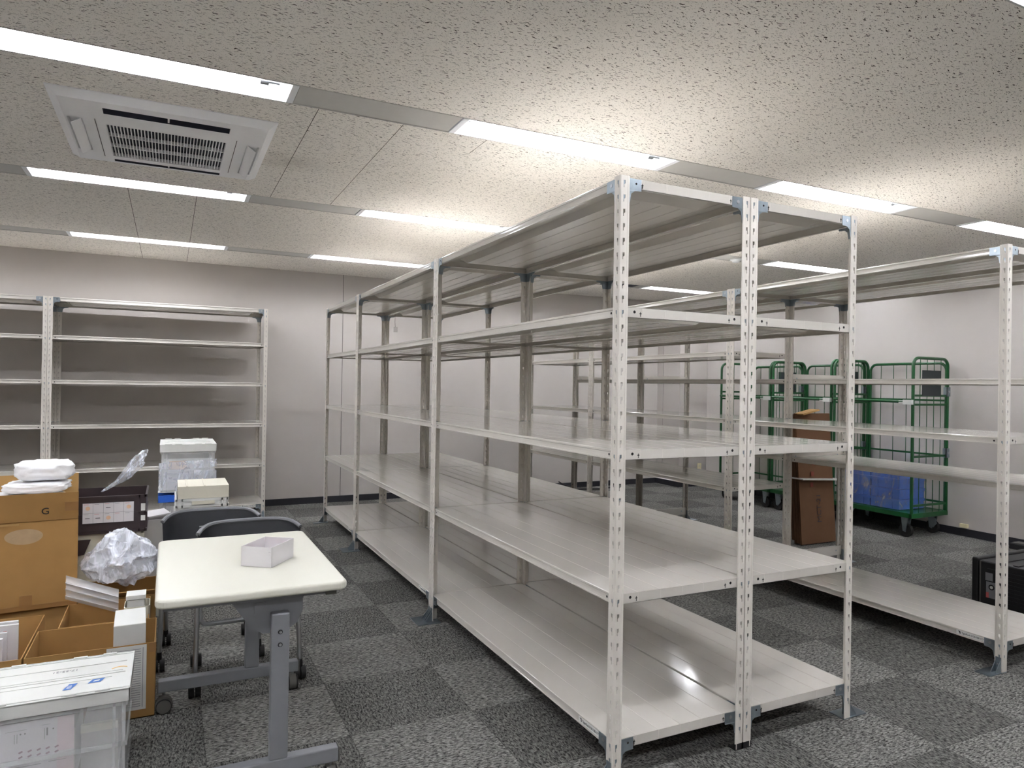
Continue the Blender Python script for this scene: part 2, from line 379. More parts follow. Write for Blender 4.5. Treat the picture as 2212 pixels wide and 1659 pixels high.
# smoke detector
t = thing('smoke_detector', 'round white smoke detector on the ceiling strip behind the long shelving', 'smoke detector', (3.486, 3.10, ZC+.001))
MB().cyl((0, 0), .055, -.012, 0, 'z', 'lamp_white', 24).build('base', t, True)
MB().cyl((0, 0), .03, -.03, -.012, 'z', 'lamp_white', 24, r2=.045).build('sensor', t, True)

# ------------------------------------------------------------------ shelving units
FL = .037; TK = .0016; H = 2.1
def flange(mb, mp):
    """keyhole-slotted strip; mp(s, n, z) -> xyz, n=0 outer face, 1 inner face"""
    s0, s1, st, s2, W = .0022, .0115, .0145, .0200, FL
    def q(pts, flip=False):
        for n in (0, 1):
            vs = [mp(a, n*TK, b) for a, b in pts]
            mb.add(vs, [tuple(range(len(vs))) if n == 0 else tuple(reversed(range(len(vs))))], 'rack')
    def wall(a, b): mb.add([mp(a[0], 0, a[1]), mp(b[0], 0, b[1]), mp(b[0], TK, b[1]), mp(a[0], TK, a[1])], [(0,1,2,3)], 'rack')
    q([(s0, 0), (s1, 0), (s1, H), (s0, H)]); q([(s2, 0), (W, 0), (W, H), (s2, H)])
    prev = H
    for k in range(41):
        z0 = 2.083-.05*k
        q([(s1, z0), (s2, z0), (s2, prev), (s1, prev)])
        q([(st, z0-.025), (s2, z0-.025), (s2, z0-.011), (st, z0-.0155)])
        pts = [(s1, z0), (s1, z0-.025), (st, z0-.025), (st, z0-.0155), (s2, z0-.011), (s2, z0)]
        for a, b in zip(pts, pts[1:]+pts[:1]): wall(a, b)
        prev = z0-.025
    q([(s1, 0), (s2, 0), (s2, prev), (s1, prev)])
    # edge lip and shallow rib
    mb.add([mp(W, 0, 0), mp(W, 0, H), mp(W, .0034, H), mp(W, .0034, 0)], [(0,1,2,3)], 'rack')
    mb.add([mp(.028, 0, 0), mp(.0295, -.0007, 0), mp(.033, -.0007, 0), mp(.0345, 0, 0), mp(.028, 0, H), mp(.0295, -.0007, H), mp(.033, -.0007, H), mp(.0345, 0, H)], [(0,1,5,4),(1,2,6,5),(2,3,7,6)], 'rack')
pm = MB()
flange(pm, lambda s, n, z: (s, n, z)); flange(pm, lambda s, n, z: (n, s, z))
pm.add([(.0022,0,0),(0,.0022,0),(0,.0022,H),(.0022,0,H)], [(0,1,2,3)], 'rack')
pm.add([(.0022,0,H),(0,.0022,H),(TK,FL,H),(0,FL,H),(FL,0,H),(FL,TK,H)], [(0,1,3,2),(0,4,5)], 'rack')
post_me = pm.mesh('post')
cap_me = MB().box(-.0006, FL+.001, -.0006, .005, -.0, .024, 'black').box(-.0006, .005, -.0006, FL+.001, 0, .024, 'black').box(0, FL, 0, FL, 0, .004, 'black').mesh('foot_cap')
fp = MB().box(-.10, FL, .0, FL+.036, 0, .004, 'zinc')
fp.box(.002, .0038, .004, FL-.001, .004, .10, 'zinc').box(-.0035, -.0005, .006, FL-.006, .004, .075, 'zinc')
for y in (.006, FL-.009): fp.add([(-.045,y,.004),(-.0035,y,.004),(-.0035,y,.06),(-.045,y+.003,.004),(-.0035,y+.003,.004),(-.0035,y+.003,.06)], [(0,1,2),(5,4,3),(0,2,5,3),(0,3,4,1)], 'zinc')
fp.cyl((.02, .04), .005, -.006, -.0035, 'x', 'chrome', 8)
foot_me = fp.mesh('foot_plate')
# corner bracket in corner-local coordinates (like the post)
def bracket(down):
    b = MB(); t0, t1 = TK+.0002, TK+.0020
    prof = [(.002, -.002), (.088, -.002), (.088, -.040), (.062, -.043), (.045, -.055), (.040, -.085), (.002, -.085)]
    b.prism(prof, t0, t1, 'y', 'zinc'); b.prism(prof, t0, t1, 'x', 'zinc')
    for a in (0, 1):
        P = (lambda s, n, z: (s, n, z)) if a == 0 else (lambda s, n, z: (n, s, z))
        # rolled lower flange
        b.add([P(.04, t0, -.0415), P(.088, t0, -.040), P(.088, t0-.0014, -.043), P(.04, t0-.0014, -.046)], [(0,1,2,3)], 'zinc')
        if a == 0: b.cyl((.066, -.018), .004, t0-.0006, t0, 'y', 'hole_shade', 10).box(.089, .0915, t0-.0008, t0, -.034, -.020, 'hole_shade')
        else: b.cyl((.060, -.020), .007, t0-.0012, t0, 'x', 'chrome', 12)
    return b.mesh('corner_bracket')
bracket_me = bracket(1)
clip = MB()
for cz in (-.018,):
    clip.box(TK+.0004, TK+.0016, .008, .026, -.034, .002, 'zinc').box(.008, .026, TK+.0004, TK+.0016, -.034, .002, 'zinc')
    clip.box(TK-.0006, TK+.001, .012, .0145, -.024, -.012, 'chrome').box(.012, .0145, TK-.0006, TK+.001, -.024, -.012, 'chrome')
clip_v = clip
SH = .035; IN = .0042
def shelf_mesh(D, L):
    mb = MB(); W = D-2*IN; x0 = IN
    h = SH
    left = [(.014, -h), (0, -h), (0, -.0305), (.0022, -.0285), (.0022, -.0105), (0, -.0085), (0, -.002), (.002, 0)]
    top = []
    for i in range(1, 6):
        g = W*i/6; top += [(g-.002, 0), (g, -.0012), (g+.002, 0)]
    right = [(W-a, b) for a, b in reversed(left)]
    outer = left+top+right
    inner = [(W-.014, -h+.001), (W-.0012, -h+.001), (W-.0035, -.002), (.0035, -.002), (.0012, -h+.001), (.014, -h+.001)]
    P = [(x0+a, b) for a, b in outer+inner]; n = len(P)
    y0, y1 = IN, L-IN
    vs = [(a, y0, b) for a, b in P]+[(a, y1, b) for a, b in P]
    mb.add(vs, [(i, (i+1) % n, n+(i+1) % n, n+i) for i in range(n)], 'shelf')
    # top end strip and the short end flanges
    for y, s in ((y0, 1), (y1, -1)):
        a, b = sorted((y, y+s*.0014))
        mb.box(x0+.0005, x0+W-.0005, a, b, -h, -.0004, 'shelf')
        a2, b2 = sorted((y, y+s*.012)); mb.box(x0+.002, x0+W-.002, a2, b2, -h, -h+.0012, 'shelf')
        for xx in (.068, D-.068):
            mb.cyl((xx, -.015), .0052, y-.0004 if s > 0 else y, y if s > 0 else y+.0004, 'y', 'hole_shade', 12)
        for xx in (.094, D-.094):
            ya, yb = (y-.0004, y) if s > 0 else (y, y+.0004)
            mb.box(xx-.0012, xx+.0012, ya, yb, -.030, -.014, 'hole_shade'); mb.box(xx-.0045, xx+.0045, ya, yb, -.0215, -.0185, 'hole_shade')
        for i in range(1, 6):
            g = x0+W*i/6; ya, yb = (y-.0003, y) if s > 0 else (y, y+.0003)
            mb.box(g-.0007, g+.0007, ya, yb, -h+.003, -.002, 'rack')
    for yy in (.056, L-.056):
        for xx, s in ((x0+.0022, -1), (x0+W-.0022, 1)):
            a, b = sorted((xx, xx+s*.0004)); mb.cyl((yy, -.019), .0045, a, b, 'x', 'hole_shade', 12)
    # hat stiffener underneath
    for cx, hw in ((D*.5, D*.27),):
        a0, a1 = .14, L-.14; zt, zb = -.0022, -.030
        X = [cx-hw-.022, cx-hw, cx+hw, cx+hw+.022]
        vs = [(X[0],a0-.05,zt),(X[1],a0,zb),(X[2],a0,zb),(X[3],a0-.05,zt),(X[0],a1+.05,zt),(X[1],a1,zb),(X[2],a1,zb),(X[3],a1+.05,zt)]
        mb.add(vs, [(0,4,5,1),(1,5,6,2),(2,6,7,3),(0,1,2,3),(7,6,5,4)], 'shelf')
        for q in (-.6, 0, .6): mb.box(cx+hw*q-.0015, cx+hw*q+.0015, a0+.02, a1-.02, zb-.001, zb, 'shelf')
    for q in (.05, D-.05): mb.box(q-.0015, q+.0015, .06, L-.06, -.0035, -.002, 'shelf')
    return mb.mesh('shelf')
sh_cache = {}
def shelf_me(D, L):
    if (D, L) not in sh_cache: sh_cache[(D, L)] = shelf_mesh(D, L)
    return sh_cache[(D, L)]
# maker's sticker: white strip with arrow mark and phone number
lbl_plate = MB().box(-.0003, .0002, .088, .226, -.0275, -.0065+.0, 'sticker')
lbl_plate.add([(-.0006,.219,-.011),(-.0006,.207,-.009),(-.0006,.204,-.023),(-.0006,.209,-.024),(-.0006,.211,-.015)], [(0,1,2,3,4)], 'ink')
lbl_me = lbl_plate.mesh('maker_label')
txt_me = text_mesh('TigerRack 0120-788-177', .0128, 'ink')
X = Vector((0,-1,0)); Y = Vector((0,0,1)); Z = X.cross(Y)
wid = max(v.co.x for v in txt_me.vertices)
txt_me.transform(Matrix.Translation((-.0006, .200, -.0215)) @ Matrix((X, Y, Z)).transposed().to_4x4() @ Matrix.Diagonal((.108/wid, 1, 1, 1)))

def unit(label, cat, loc, rz, D, L, shelves, feet, labels=True, brackets=(2.095, .15), side_beams=(), group=None):
    """feet: four entries for corners (0,0),(D,0),(D,L),(0,L): 'plate' or 'cap'; shelf z = top surface"""
    t = thing('shelving_unit', label, cat, loc, rz, group)
    corners = [((0,0),0), ((D,0),PI/2), ((D,L),PI), ((0,L),-PI/2)]
    for i, ((x, y), r) in enumerate(corners):
        p = ob('post', post_me, t, loc=(x, y, .004), rz=r)
        p.scale = (1, 1, (H-.004)/H)
        if feet[i] == 'plate':
            fo = ob('foot_plate', foot_me, p, label='galvanised foot plate')
            S = Matrix.Diagonal(((1, 1, 1, 1), (-1, 1, 1, 1), (-1, -1, 1, 1), (1, -1, 1, 1))[i])
            fo.matrix_basis = Matrix.Translation((0, 0, -.004)) @ Matrix.Rotation(-r, 4, 'Z') @ S   # toe points away from the rack
        else: ob('foot_cap', cap_me, p, loc=(0, 0, -.004), label='black foot cap')
    sm = shelf_me(D, L)
    for z in shelves:
        s = ob('shelf', sm, t, loc=(0, 0, z))
        isb = any(abs(z-b) < .02 for b in brackets)
        for (x, y), r in corners:
            if isb: ob('corner_bracket', bracket_me, s, loc=(x, y, 0), rz=r, label='galvanised corner bracket')
        if not isb:
            mb = MB(); mb.mats = list(clip_v.mats)
            for (x, y), r in corners:
                cr, sr = math.cos(r), math.sin(r)
                o0 = len(mb.v); mb.v += [(x+cr*a-sr*b, y+sr*a+cr*b, c) for a, b, c in clip_v.v]
                mb.f += [[q+o0 for q in f] for f in clip_v.f]; mb.m += clip_v.m
            key = ('clip', D, L)
            if key not in sh_cache: sh_cache[key] = mb.mesh('corner_clips')
            ob('corner_clips', sh_cache[key], s, label='galvanised clips inside the posts')
        if labels and z == min(shelves) and z < .2:
            l = ob('maker_label', lbl_me, s, loc=(IN, 0, 0), label='white sticker with black lettering')
            ob('lettering', txt_me, s, loc=(IN, 0, 0))
    for z in side_beams:
        for y in (TK+.0005, L-TK-.0125):
            b = MB().box(.004, D-.004, y, y+.012, z, z+.07, 'shelf')
            for xx in (.066, D-.066): b.cyl((xx, z+.038), .0065, y-.0006, y, 'y', 'zinc', 12); b.cyl((xx, z+.038), .0065, y+.012, y+.0126, 'y', 'zinc', 12)
            b.build('side_beam', t)
    return t
D1 = .5949; ZS = (2.095, 1.646, 1.151, .652, .151)
YB = [0, 1.8554, 3.7414, 5.0111]
where = ['nearest bay', 'middle bay', 'shorter far bay']
G1 = 'bays of the long double-sided shelving block'
for r in (0, 1):
    for i in range(3):
        x = r*(D1+.004)
        feet = ['plate', 'cap', 'cap', 'plate'] if r == 0 else ['cap', 'plate', 'plate', 'cap']
        side = 'row on the table side' if r == 0 else 'row away from the table'
        unit('%s of the central beige steel shelving block, %s' % (where[i], side), 'shelving unit', (x, YB[i], 0), 0, D1, YB[i+1]-YB[i]-.0015, ZS, feet, labels=(r == 0), group=G1)
# right-hand block
YC = [.0099, 1.8915, 3.7686, 5.03]; X2 = 2.2886
G2 = 'bays of the shelving block along the right side'
for i in range(3):
    zs = (2.095, 1.151, .151) if i == 0 else (2.095, 1.646, 1.151, .652)
    unit('%s of the right-hand beige shelving block, row towards the central block' % where[i], 'shelving unit', (X2, YC[i], 0), 0, .5949, YC[i+1]-YC[i]-.0015, zs, ['plate', 'cap', 'cap', 'plate'], labels=True, group=G2)
    unit('%s of the right-hand beige shelving block, row towards the green cages' % where[i], 'shelving unit', (X2+.5989, YC[i], 0), 0, .5949, YC[i+1]-YC[i]-.0015, (2.095, 1.453, .857), ['cap', 'plate', 'plate', 'cap'], labels=False, side_beams=(1.420, .822, .056), group=G2)
# shelving against the back wall, long side facing the camera
ZS3 = (2.095, 1.755, 1.358, .955, .555, .151)
L3 = 1.855
for i, nm in enumerate(('complete right-hand', 'left-hand, cut off by the photo edge,')):
    unit('beige six-shelf steel shelving against the back wall, %s bay' % nm, 'shelving unit', (-.503-i*L3, 5.38, 0), PI/2, .5949, L3-.0015, ZS3, ['plate', 'cap', 'cap', 'plate'], labels=(i < 2), group='wall shelving bays behind the cartons')

# ------------------------------------------------------------------ air conditioner
t = thing('ceiling_air_conditioner', 'white four-way ceiling cassette air conditioner with dark grille', 'air conditioner', (-1.405, 2.035, ZC))
HX, HY = .475, .51
b = MB()
b.add([(-HX,-HY,-.004),(HX,-HY,-.004),(HX,HY,-.004),(-HX,HY,-.004),(-HX+.04,-HY+.04,-.032),(HX-.04,-HY+.04,-.032),(HX-.04,HY-.04,-.032),(-HX+.04,HY-.04,-.032)],
      [(0,1,5,4),(1,2,6,5),(2,3,7,6),(3,0,4,7)], 'ac')
def face_with_holes(b, x0, x1, y0, y1, z, holes, m):
    xs = sorted({x0, x1, *[h[0] for h in holes], *[h[1] for h in holes]}); ysn = sorted({y0, y1, *[h[2] for h in holes], *[h[3] for h in holes]})
    for i in range(len(xs)-1):
        for j in range(len(ysn)-1):
            cx, cy = (xs[i]+xs[i+1])/2, (ysn[j]+ysn[j+1])/2
            if any(h[0] < cx < h[1] and h[2] < cy < h[3] for h in holes): continue
            b.add([(xs[i],ysn[j],z),(xs[i+1],ysn[j],z),(xs[i+1],ysn[j+1],z),(xs[i],ysn[j+1],z)], [(3,2,1,0)], m)
holes = [(-.27, .265, -.175, .345), (-.268, .268, -.40, -.325), (-.268, .268, .405, .445), (-.445+.0, -.36, -.215, .29), (.36, .435, -.18, .35)]
face_with_holes(b, -HX+.04, HX-.04, -HY+.04, HY-.04, -.032, holes[1:3]+[(-.425, -.36, -.215, .29), (.36, .425, -.18, .35), holes[0]], 'ac')
b.box(-HX, HX, -HY, HY, -.004, .0, 'ac')
for h in [holes[0], holes[1], holes[2], (-.425, -.36, -.215, .29), (.36, .425, -.18, .35)]:
    b.add([(h[0],h[2],-.032),(h[1],h[2],-.032),(h[1],h[3],-.032),(h[0],h[3],-.032),(h[0],h[2],.05),(h[1],h[2],.05),(h[1],h[3],.05),(h[0],h[3],.05)],
          [(0,1,5,4),(1,2,6,5),(2,3,7,6),(3,0,4,7)], 'ac_dark' if h in holes[:3] else 'ac')
    b.box(h[0], h[1], h[2], h[3], .0495, .051, 'ac_dark')
b.box(-.312, -.309, -.235, .37, -.0328, -.032, 'seam').box(.309, .312, -.235, .37, -.0328, -.032, 'seam')
bo = b.build('panel', t)
g = MB(); h = holes[0]
g.box(h[0], h[1], h[2], h[3], -.012, -.010, 'ac_dark')
for i in range(37):
    x = h[0]+(h[1]-h[0])*i/36; g.box(x-.0022, x+.0022, h[2], h[3], -.030, -.012, 'ac')
for j in range(4):
    y = h[2]+(h[3]-h[2])*j/3; g.box(h[0], h[1], y-.004, y+.004, -.031, -.014, 'ac')
g.build('intake_grille', t)
for nm, x0, x1, ya, yb, dr in (('louvre', -.41, -.372, -.21, .285, 1), ('louvre', .372, .41, -.175, .345, -1)):
    lv = MB(); n = 8
    def fn(u, v, x0=x0, x1=x1, ya=ya, yb=yb, dr=dr):
        a = (u-.5)*1.5
        return ((x0+x1)/2+.030*math.sin(a)+dr*.004, ya+(yb-ya)*v, -.034-.012*math.cos(a)*1.0+dr*.016*(u-.5)*2)
    lv.grid(fn, n, 1, 'ac', thick=(0, 0, .004)); lv.build(nm, t, True)
for ya in (-.395, .41): MB().box(-.262, .262, ya+.01, ya+.045 if ya < 0 else ya+.022, -.012, -.008, 'ac_dark').box(-.004, .004, ya, ya+.06 if ya < 0 else ya+.03, -.030, -.01, 'ac').build('flap', t)
# bare patch with hanging wiring by the far light
MB().box(3.52, 3.76, 5.0, 5.17, ZC+.001, ZC+.0035, 'ac_dark').build('trim_9')['kind'] = 'structure'

# ------------------------------------------------------------------ folding table
t = thing('folding_table', 'cream-topped grey steel table on casters beside the open cartons', 'table', (-1.122, .81, 0))
def rrect(hx, hy, r, n=5):
    P = []
    for cx, cy, a0 in ((hx-r, hy-r, 0), (-hx+r, hy-r, PI/2), (-hx+r, -hy+r, PI), (hx-r, -hy+r, 3*PI/2)):
        for i in range(n+1): a = a0+PI/2*i/n; P.append((cx+r*math.cos(a), cy+r*math.sin(a)))
    return P
top = MB().prism(rrect(.292, .45, .035, 6), .671, .70, 'z', 'table').build('tabletop', t); bev(top, .010, 4)
for yn, nm in ((-.415, 'near'), (.405, 'far')):
    bar = MB().box(-.285, .275, yn, yn+.04, .080, .128, 'grey').build('foot_bar', t); bev(bar, .004)
    for xx in (-.288, .275): bev(MB().box(xx, xx+.004, yn-.0005, yn+.0405, .079, .1285, 'castgrey').build('end_cap', bar), .001)
    px = .050
    post = MB().box(px-.0, px+.058, yn, yn+.038, .128, .607, 'grey').build('leg', t); bev(post, .005, 3)
    for z in (.547, .505): MB().cyl((px+.028, z), .0075, yn-.001, yn, 'y', 'hole_shade', 16).cyl((px+.028, z), .005, yn-.003, yn-.001, 'y', 'chrome', 12).build('bolt', post, True)
    yb = yn+.039
    MB().prism([(-.10, .668), (-.075, .655), (-.01, .56), (.03, .535), (.10, .535), (.138, .56), (.155, .60), (.155, .64), (.175, .668)], yb, yb+.004, 'y', 'grey').build('pivot_bracket', t)
    bev(MB().box(-.27, .262, yn+.02, yn+.05, .650, .6705, 'grey').box(.225, .262, yn+.01, yn+.03, .648, .670, 'castgrey').build('end_rail', t), .002)
    for xx in (-.262, .252):
        ax = 'y' if xx < 0 else 'x'; u0, v0 = (xx, yn+.02) if ax == 'y' else (yn+.02, xx)
        if ax == 'y': v0 -= .02
        c = MB().cyl((u0, .030), .0295, v0-.021, v0-.003, ax, 'rubber', 24).cyl((u0, .030), .0295, v0+.003, v0+.021, ax, 'rubber', 24)
        c.cyl((u0, .034), .033, v0-.014, v0+.014, ax, 'castgrey', 24).cyl((u0, .030), .027, v0-.0225, v0-.021, ax, 'castgrey', 24).cyl((u0, .030), .027, v0+.021, v0+.0225, ax, 'castgrey', 24)
        c.cyl((xx, yn+.02), .006, .055, .080, 'z', 'chrome', 10)
        c.build('caster', t, True)
MB().box(.0, .035, -.38, .40, .60, .64, 'grey').build('cross_beam', t)
MB().box(-.26, -.235, -.40, .43, .652, .670, 'grey').box(.235, .26, -.40, .43, .652, .670, 'grey').build('side_rail', t)
# open white carton tray on the table
t = thing('paper_tray_box', 'small open white paper box on the table', 'box', (-1.045, .632, .7003), -.62)
b = MB(); a_, d0, hh = .118, .165, .072
b.box(-a_, 0, 0, .0015, 0, hh, 'paper').box(-.0015, 0, 0, d0, 0, hh, 'paper').box(-a_, 0, d0, d0+.0015, 0, hh, 'paper').box(-a_, -a_+.0015, 0, d0, 0, hh, 'paper').box(-a_, 0, 0, d0, 0, .0015, 'paper')
b.build('tray', t)
MB().box(-.085, -.05, .03, .12, .002, .012, 'redprint').box(-.012, -.004, -.001, 0, .055, .0555, 'greyprint').build('slip', t, label='small salmon paper slip inside')

# ------------------------------------------------------------------ chairs
def chair(label, loc, rz, group):
    t = thing('nesting_chair', label, 'chair', loc, rz, group)
    Wd = .218
    def fn(u, v):
        x = (u-.5)*2; z = .52+.205*v
        y = .075*(1-abs(x)**3.0) - .02*(1-v)
        return (x*Wd*(1-.04*(1-v)), y-.04*abs(x)**6+.01*v, z-.028*abs(x)**8*v)
    MB().grid(fn, 28, 8, 'chair', thick=(0, .010, 0)).build('backrest', t, True)
    rim = [Vector(fn(i/28, 1))+Vector((0, .004, .001)) for i in range(29)]
    MB().tube(rim, .0095, 'chair_rim_lit', 8).build('top_rim', t, True)
    MB().grid(lambda u, v: (-.20+.40*u, .10+.02*math.sin(PI*u)+.03*v, .40+.30*v), 8, 8, 'chair', thick=(0, .03, 0)).build('seat', t, True, 'seat folded up behind the backrest')
    for s in (-1, 1):
        MB().tube([(s*.205, -.02, .60), (s*.212, .0, .42), (s*.215, -.015, .30), (s*.222, -.04, .085)], .011, 'chrome', 10).build('leg', t, True)
        MB().tube([(s*.205, .03, .60), (s*.205, .10, .40), (s*.195, .30, .085)], .011, 'chrome', 10).build('leg', t, True)
        MB().tube([(s*.214, -.01, .36), (s*.205, .115, .37)], .009, 'chrome', 8).build('side_stretcher', t, True)
        for q in ((s*.222, -.045), (s*.195, .31)):
            c = MB().cyl((q[1], .030), .029, q[0]-.024, q[0]-.003, 'x', 'rubber', 18).cyl((q[1], .030), .029, q[0]+.003, q[0]+.024, 'x', 'rubber', 18)
            c.cyl((q[0], q[1]), .013, .045, .09, 'z', 'black', 12, r2=.011).build('caster', t, True)
    P = []; w_ = .20
    for a, cx in ((PI, -w_+.03), (3*PI/2, None)): pass
    P = [(-w_, .02, .36), (-w_, .0, .335)]+[(-w_+.03-.03*math.cos(a), -.005, .325-.03*math.sin(a)+.0) for a in [PI/8*i for i in range(5)]]
    P += [(w_-.03+.03*math.sin(a), -.005, .325-.03*math.cos(a)) for a in [PI/8*i for i in range(5)]]+[(w_, .0, .335), (w_, .02, .36)]
    MB().tube(P, .010, 'chrome', 8).build('front_bar', t, True)
    return t
chair('dark grey stacking chair nearer the table, right one of the two', (-1.045, 1.37, 0), .03, 'two grey chairs behind the table')
chair('dark grey stacking chair further from the table, left one of the two', (-1.185, 1.72, 0), .0, 'two grey chairs behind the table')

# ------------------------------------------------------------------ cartons
def carton(name, label, x0, x1, y0, y1, z0, z1, group=None, flaps=(), mat_='card'):
    t = thing(name, label, 'carton', ((x0+x1)/2, (y0+y1)/2, z0), 0, group)
    hx, hy, h = (x1-x0)/2, (y1-y0)/2, z1-z0; k = .004
    b = MB().box(-hx, hx, -hy, -hy+k, 0, h, mat_).box(-hx, hx, hy-k, hy, 0, h, mat_).box(-hx, -hx+k, -hy+k, hy-k, 0, h, mat_).box(hx-k, hx, -hy+k, hy-k, 0, h, mat_).box(-hx, hx, -hy, hy, 0, k, mat_)
    b.build('body', t)
    for fl in flaps:
        side, ang, ln = fl
        c, s = math.cos(ang), math.sin(ang)
        if side == 'front': MB().obox((0, -hy+k/2-s*ln/2, h+c*ln/2), (hx-.002, 0, 0), (0, -s*ln/2, c*ln/2), (0, c*k/2, s*k/2), 'card_in').build('flap', t)
        if side == 'back': MB().obox((0, hy-k/2+s*ln/2, h+c*ln/2), (hx-.002, 0, 0), (0, s*ln/2, c*ln/2), (0, c*k/2, -s*k/2), 'card_in').build('flap', t)
        if side == 'right': MB().obox((hx-k/2+s*ln/2, 0, h+c*ln/2), (s*ln/2, 0, c*ln/2), (0, hy-.004, 0), (c*k/2, 0, -s*k/2), 'card_in').build('flap', t)
        if side == 'left': MB().obox((-hx+k/2-s*ln/2, 0, h+c*ln/2), (-s*ln/2, 0, c*ln/2), (0, hy-.004, 0), (c*k/2, 0, s*k/2), 'card_in').build('flap', t)
    return t
GC = 'open brown cartons on the floor beside the table'
c1 = carton('cardboard_box', 'open brown carton holding white boxes, closest to the table caster', -1.865, -1.418, 1.20, 1.528, 0, .30, GC)
# printed sheet taped on its front
s = MB().box(.05, .192, -.1655, -.1642, .035, .296, 'sticker')
for i in range(26): s.box(.072, .172, -.1662, -.1655, .05+.0092*i-.0008, .05+.0092*i+.0008, 'greyprint')
s.box(.066, .068, -.1662, -.1655, .045, .285, 'greyprint').box(.178, .18, -.1662, -.1655, .045, .285, 'greyprint')
s.build('address_sheet', c1, label='white printed list taped to the front')
MB().box(.200, .2265, -.1655, -.1642, .262, .2995, 'tape').build('tape', c1)
carton('cardboard_box', 'empty open brown carton directly behind the one with white boxes', -1.795, -1.45, 1.535, 1.885, 0, .30, GC)
c3 = carton('cardboard_box', 'open brown carton at the left edge holding printed cards', -2.33, -1.872, 1.20, 1.765, 0, .30, GC)
carton('cardboard_box', 'low brown carton with folded flap under the big clear bag', -1.76, -1.43, 1.93, 2.28, 0, .30, GC, flaps=(('front', .9, .05), ('right', .3, .05)))
c5 = carton('cardboard_box', 'closed carton carrying the tall carton marked G', -2.36, -1.785, 2.02, 2.42, 0, .262)
MB().box(-.285, .285, -.198, .198, .262, .266, 'card').build('lid', c5)
# the G carton
t = thing('cardboard_box', 'tall open brown carton marked G filled with soft white packs', 'carton', (-2.0776, 2.170, .2665), .1)
hx, hy, h = .287, .19, .418; k = .004
b = MB().box(-hx, hx, -hy, -hy+k, 0, h, 'card').box(-hx, hx, hy-k, hy, 0, h, 'card').box(-hx, -hx+k, -hy+k, hy-k, 0, h, 'card').box(hx-k, hx, -hy+k, hy-k, 0, h, 'card').box(-hx, hx, -hy, hy, 0, k, 'card').build('body', t)
MB().obox((0, -hy-.018, h+.070), (hx, 0, 0), (0, -.016, .067), (0, k/2, 0), 'card').build('flap', t)
MB().obox((0, hy+.004, h+.09), (hx, 0, 0), (0, .01, .09), (0, k/2, 0), 'card_in').build('flap', t)
MB().add([(hx-.002,-.10,h),(hx-.002,.15,h),(hx-.05,.02,h+.10),(hx-.05,-.06,h+.085),(hx+.001,-.10,h),(hx+.001,.15,h),(hx-.047,.02,h+.10),(hx-.047,-.06,h+.085)], [(0,1,2,3),(7,6,5,4),(0,3,7,4),(3,2,6,7),(2,1,5,6)], 'card_in').build('flap', t)
MB().obox((hx-.028, -hy-.0205, h+.066), (.028, 0, 0), (0, -.0052, .0218), (0, .0006, 0), 'tape').build('tape', t)
MB().box(.055, .105, -hy-.001, -hy, .012, .07, 'tape').box(-hx, hx, -hy-.001, -hy, .0, .022, 'tape').build('tape', t)
el = MB(); N_ = 28
el.prism([(.072+.072*math.cos(2*PI*i/N_)*(1 if math.cos(2*PI*i/N_) > 0 else 1.1), .352+.034*math.sin(2*PI*i/N_)*(1.15 if math.sin(2*PI*i/N_) < 0 else 1)) for i in range(N_)], -hy-.0008, -hy, 'y', 'tape2')
el.box(-.10, .05, -hy-.006, -hy, h-.012, h-.003, 'card_in').build('torn_label', t, label='pale torn label residue')
place_text('letter_mark', 'G', .047, 'ink', (1, 0, 0), (0, -.232, .973), (.135, -hy-.0125, h+.034), t)

def pillow(name, label, cat, c, s, m, amp=.12, seed=0, sub=4, power=.6, rz=0, group=None, freq=3.0):
    import bmesh
    bm = bmesh.new(); bmesh.ops.create_icosphere(bm, subdivisions=sub, radius=1)
    for v in bm.verts:
        n = v.co.normalized()
        q = Vector([math.copysign(abs(a)**power, a) for a in n])
        q = q/max(1e-6, (sum(abs(a)**4 for a in q))**.25)
        d = 1+amp*(noise.turbulence(n*freq+Vector((seed, seed*2.3, 0)), 4, True)-.5)
        v.co = Vector((q.x*s[0]*d, q.y*s[1]*d, q.z*s[2]*d))
    me = bpy.data.meshes.new(name); bm.to_mesh(me); bm.free(); me.materials.append(MT[m])
    me.polygons.foreach_set('use_smooth', [True]*len(me.polygons))
    zmin = min(v.co.z for v in me.vertices)
    for v in me.vertices: v.co.z -= zmin
    o = ob(name, me, None, loc=(c[0], c[1], c[2]), rz=rz); tag(o, label, cat, group); return o
GP = 'soft white packs in the G carton'
pillow('soft_pack', 'puffy white plastic pack on top of the G carton', 'pack', (-1.935, 2.19, .858), (.125, .10, .048), 'pack', .16, 1, rz=.08, power=.75, group=GP)
pillow('soft_pack', 'flatter white pack under the top one in the G carton', 'pack', (-1.965, 2.185, .803), (.135, .13, .026), 'pack', .15, 3, rz=-.05, power=.75, group=GP)
pillow('soft_pack', 'lowest white pack at the left of the G carton', 'pack', (-2.03, 2.16, .672), (.205, .140, .064), 'pack', .12, 5, power=.6, group=GP)

